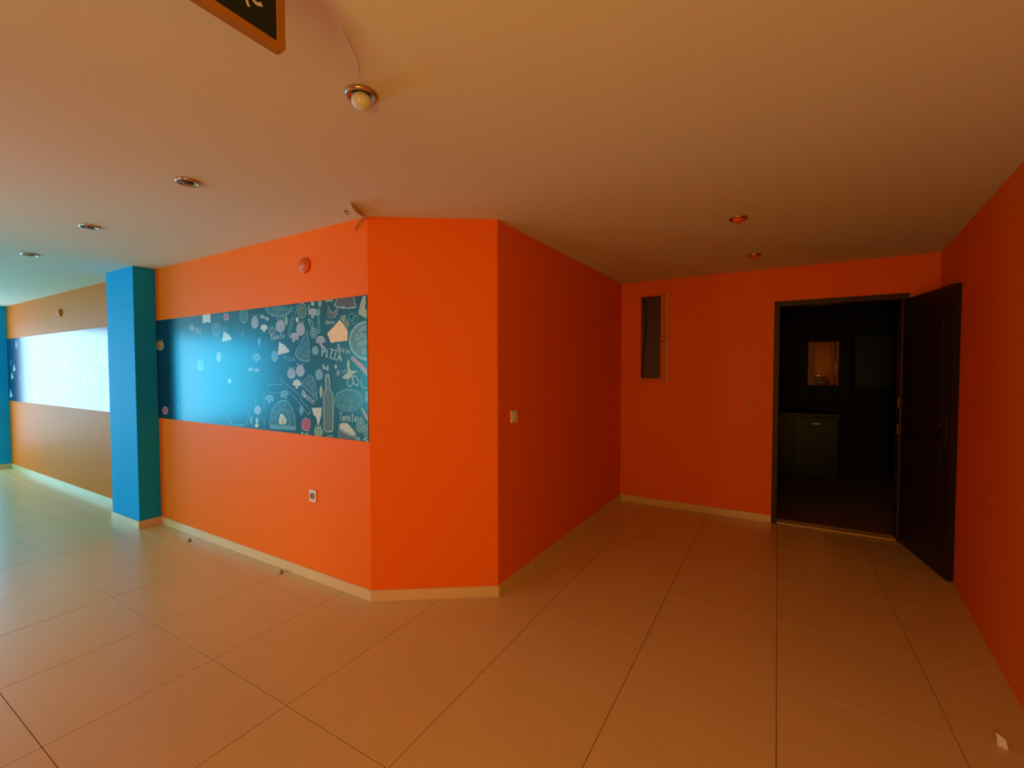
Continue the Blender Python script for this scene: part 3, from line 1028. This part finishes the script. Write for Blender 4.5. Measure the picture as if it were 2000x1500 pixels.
# ------------------------------------------------------------------ narrow window in the corridor's end wall
win = empty('window_1', (WX0, YB, WZ0), 'narrow tall window with a pale frame and dark pane', None, None, 'structure')
W_, HH = WX1 - WX0, WZ1 - WZ0
px0, px1 = -1.248 - WX0, -1.048 - WX0       # dark pane
pz0, pz1 = 1.337 - WZ0, 2.193 - WZ0
box('frame', [(0, px0, -0.006, 0.07, 0, HH), (px1, W_ - 0.030, -0.006, 0.07, 0, HH), (px0, px1, -0.006, 0.07, 0, pz0), (px0, px1, -0.006, 0.07, pz1, HH)], M['orange_box'], win)
box('casing', (W_ - 0.026, W_, -0.016, 0.07, 0, HH), M['winframe'], win)
box('pane', (px0, px1, 0.045, 0.050, pz0, pz1), M['glassdark'], win)
lathe('knob', [(0.010, 0.0), (0.010, 0.02), (0.030, 0.024), (0.033, 0.035), (0.024, 0.048), (0.004, 0.052)], M['orange_box'], win, 20, 'y').location = (W_ - 0.045, -0.006, 1.745 - WZ0)
tube('cable', [(px0 + 0.006, 0.036, pz1 - 0.004), (px0 + 0.030, 0.03, pz1 - 0.12), (px0 + 0.040, 0.028, pz1 - 0.26), (px0 + 0.026, 0.03, pz1 - 0.45), (px0 + 0.010, 0.032, pz1 - 0.60), (px0 + 0.004, 0.036, pz0 + 0.01)], 0.006, M['black'], win)


# ------------------------------------------------------------------ ceiling downlights
def downlight(loc, label, bulb, group='round ceiling downlights'):
    t = empty('ceiling_downlight', loc, label, 'ceiling light', group)
    lathe('trim_ring', [(0.036, -0.001), (0.053, -0.001), (0.053, -0.007), (0.048, -0.012), (0.041, -0.011), (0.037, -0.004)], M['chrome'], t, 40)
    lathe('recess', [(0.036, -0.0015), (0.030, -0.0030), (0.004, -0.0035)], M['socket_dark'], t, 28)
    if bulb == 'white':
        lathe('bulb', [(0.024, -0.004), (0.029, -0.010), (0.0335, -0.020), (0.033, -0.031), (0.025, -0.043), (0.013, -0.050), (0.002, -0.052)], M['bulb'], t, 32)
    elif bulb == 'dome':
        lathe('bulb', [(0.034, -0.004), (0.033, -0.016), (0.026, -0.026), (0.014, -0.031), (0.002, -0.032)], M['orange_box'], t, 28)
    else:
        lathe('bulb', [(0.024, -0.004), (0.024, -0.009), (0.016, -0.012), (0.002, -0.013)], M['socket_dark'], t, 24)
    return t


downlight((-1.215, 1.068, H), 'ceiling spotlight with a hanging white bulb, nearest the hanging chalkboard', 'white')
downlight((-2.500, 1.117, H), 'dark round recessed ceiling light, largest of the three bulbless ones', 'flat')
downlight((-3.815, 1.133, H), 'round recessed ceiling light, middle of the receding row', 'flat')
downlight((-5.133, 1.157, H), 'small faint recessed ceiling light at far left of the row', 'flat')
downlight((-0.222, 3.090, H), 'dim domed ceiling light over the middle of the corridor', 'dome')
downlight((-0.178, 4.140, H), 'dim domed ceiling light near the dark doorway', 'dome')

# ------------------------------------------------------------------ hanging chalkboard sign
SX, SZB = -0.9195, 2.10
SY1 = 0.598
SL, SH = 0.66, 0.235
sign = empty('hanging_chalkboard', (SX, SY1, SZB), 'black chalkboard in an orange wooden frame hanging from the ceiling', 'sign')
FW, FT = 0.0165, 0.018


def rounded_frame():
    bm = bmesh.new()
    outer, inner = [], []
    r = 0.014
    for (cx, cz, a0_) in ((-r, r, -90), (-r, SH - r, 0), (-SL + r, SH - r, 90), (-SL + r, r, 180)):
        for k in range(5):
            a = math.radians(a0_ + 90 * k / 4)
            outer.append((cx + r * math.cos(a), cz + r * math.sin(a)))
            ix = -FW if cx > -SL / 2 else -SL + FW
            iz = FW if cz < SH / 2 else SH - FW
            inner.append((ix, iz))
    n = len(outer)
    rows = []
    for (lst, x) in ((outer, 0), (outer, FT), (inner, FT), (inner, 0)):
        rows.append([bm.verts.new((x - FT / 2, p[0], p[1])) for p in lst])
    for a, b in ((0, 1), (1, 2), (2, 3), (3, 0)):
        for i in range(n):
            j = (i + 1) % n
            vs4 = [rows[a][i], rows[a][j], rows[b][j], rows[b][i]]
            try:
                bm.faces.new(vs4)
            except ValueError:
                pass
    bmesh.ops.remove_doubles(bm, verts=bm.verts, dist=1e-6)
    bmesh.ops.recalc_face_normals(bm, faces=bm.faces)
    me = bpy.data.meshes.new('frame')
    bm.to_mesh(me)
    bm.free()
    return link('frame', me, M['wood'], sign)


rounded_frame()
box('slate', (-0.004, 0.004, -SL + FW - 0.001, -FW + 0.001, FW - 0.001, SH - FW + 0.001), M['slate'], sign)


def chalk_stroke(pts, wd):
    P = smooth_path([(0.0048, p[0], p[1]) for p in pts], 6)
    v, f = [], []
    for i, p in enumerate(P):
        tn = (P[min(i + 1, len(P) - 1)] - P[max(i - 1, 0)]).normalized()
        n = Vector((0, -tn.z, tn.y)) * wd * 0.5
        v += [p + n, p - n]
    for i in range(len(P) - 1):
        f.append((2 * i, 2 * i + 1, 2 * i + 3, 2 * i + 2))
    return mesh('chalk_letter', v, f, M['chalk'], sign)


def sg(u, v):
    p = at_x(u, v, SX + 0.0048)
    return (p.y - SY1, p.z - SZB)


chalk_stroke([sg(470, -40), sg(476, -15), sg(482, 2), sg(486, 13)], 0.006)
chalk_stroke([sg(494, -30), sg(492, -8), sg(500, 6), sg(512, 9)], 0.007)
for yy in (-0.08, -SL + 0.08):
    tube('hook', [(0, yy, SH - 0.004), (0, yy, H - SZB)], 0.0025, M['chrome'], sign)

# ------------------------------------------------------------------ small fittings on the walls
sk = empty('wall_socket', (-2.690, YW, 0.579), 'small white power socket low on the orange wall under the mural', 'socket')
box('plate', (-0.034, 0.034, -0.011, 0, -0.040, 0.040), M['white'], sk, 0.004)
lathe('insert', [(0.024, 0.0112), (0.0235, 0.0135), (0.020, 0.0135), (0.019, 0.0118), (0.002, 0.0118)], M['stubgrey'], sk, 28, 'y')
for s in (-1, 1):
    lathe('pin_hole', [(0.003, 0.012), (0.003, 0.0126), (0.001, 0.0126)], M['black'], sk, 10, 'y').location = (0.009 * s, 0, 0)

swd = Vector((CE[0] - C2[0], CE[1] - C2[1], 0)).normalized()
sw = empty('light_switch', (-1.4973, 2.556, 1.122), 'white light switch on the corridor wall beside the corner', 'switch')
sw.rotation_euler = (0, 0, math.atan2(swd.y, swd.x))
box('plate', (-0.042, 0.042, -0.011, 0, -0.042, 0.042), M['white'], sk if False else sw, 0.004)
rk = box('rocker', (-0.026, 0.026, -0.017, -0.0112, -0.028, 0.028), M['white'], sw, 0.003)


def cover(loc, label, r):
    t = empty('round_box_cover', loc, label, 'junction cover', 'round covers high on the orange wall')
    lathe('cap', [(r, 0.0), (r, 0.010), (r * 0.94, 0.018), (r * 0.80, 0.022)], M['orange_box'], t, 32, 'y')
    lathe('inset', [(r * 0.72, 0.0222), (r * 0.70, 0.026), (r * 0.1, 0.027)], M['orange_box'], t, 28, 'y')
    return t


cover((-2.739, YW, 2.131), 'round orange-painted box cover on the wall above the pizza mural', 0.052)
cover((-7.417, YW, 2.118), 'tiny round box cover on the wall above the glare-washed mural', 0.045)
bt = empty('wall_button', (-0.225, YB, 1.122), 'small reddish button on the corridor end wall beside the doorway', 'switch')
box('plate', (-0.028, 0.028, -0.008, 0, -0.028, 0.028), M['orange_box'], bt, 0.003)
box('button', (-0.012, 0.012, -0.013, -0.0082, -0.016, 0.016), M['orange_box'], bt, 0.002)

# loose strip of paint and paper hanging from the ceiling at the corner, with a bit of wire
pe = empty('peeling_ceiling_strip', (C1[0], C1[1], H), 'strip of paint peeling off the ceiling above the orange corner', 'peeling paint')
prof = [(-0.004, -0.012, -0.020), (0.045, -0.085, -0.030), (0.085, -0.150, -0.042), (0.112, -0.205, -0.034)]
v, f = [], []
for i, (x, y, z) in enumerate(prof):
    top = Vector((x - 0.012, y - 0.006, -0.0005))
    bot = Vector((x, y, z))
    nrm = Vector((0.0025, 0.0015, 0))
    v += [top, bot, bot + nrm, top + nrm]
for i in range(len(prof) - 1):
    for k in range(4):
        f.append((4 * i + k, 4 * i + (k + 1) % 4, 4 * i + 4 + (k + 1) % 4, 4 * i + 4 + k))
f += [(0, 1, 2, 3), (4 * len(prof) - 4, 4 * len(prof) - 3, 4 * len(prof) - 2, 4 * len(prof) - 1)]
mesh('flap', v, f, M['paper'], pe)
wire = tube('loose_wire', [(-2.150, YW - 0.016, 2.338), (-2.175, YW - 0.020, 2.330), (-2.205, YW - 0.014, 2.318), (-2.228, YW - 0.010, 2.302), (-2.240, YW - 0.008, 2.288)], 0.0035, M['stubgrey'])
tag(wire, 'short loose wire end dangling at the top of the orange corner', 'wire')
hk = empty('ceiling_hook', (-2.178, 1.788, H), 'tiny dark hook in the ceiling just left of the orange corner', 'hook')
lathe('rosette', [(0.012, -0.0005), (0.012, -0.003), (0.006, -0.006), (0.003, -0.006)], M['stubgrey'], hk, 16)
tube('hook', [(0, 0, -0.005), (0.0, 0.0, -0.014), (0.009, 0.004, -0.021), (0.018, 0.008, -0.016), (0.019, 0.008, -0.008)], 0.0025, M['stubgrey'], hk)
lw = tube('ceiling_thread', [at_z(668, 56, H - 0.002), at_z(684, 88, H - 0.002), at_z(696, 116, H - 0.002), at_z(702, 146, H - 0.002)], 0.0012, M['white'])
tag(lw, 'thin pale thread along the ceiling running to the white bulb', 'thread')

# small stubs by the skirting and the scrap at the right
for (x, y, lab) in ((-2.985, YW - 0.056, 'little grey rubber stub on the floor by the skirting below the socket'), (-4.21, YW - 0.090, 'little grey rubber stub on the floor by the skirting near the blue pillar')):
    s = empty('floor_stop', (x, y, 0), lab, 'door stop', 'little rubber stubs at the skirting')
    lathe('body', [(0.012, 0), (0.0125, 0.010), (0.010, 0.022), (0.003, 0.026)], M['stubgrey'], s, 16)
    lathe('screw_head', [(0.005, 0.0252), (0.004, 0.028), (0.001, 0.0285)], M['chrome'], s, 12)
sc = empty('paper_scrap', (0.762, 2.366, 0), 'small pale folded scrap standing on the floor at lower right', 'paper scrap')
mesh('fold', [(-0.020, 0.010, 0.0), (0.006, -0.006, 0.0), (-0.024, 0.012, 0.045), (-0.001, 0.0, 0.034), (0.012, 0.012, 0.0), (-0.016, 0.030, 0.036)],
     [(0, 1, 3, 2), (1, 4, 5, 3), (2, 3, 5), (0, 2, 5, 4), (0, 4, 1)], M['paper'], sc)
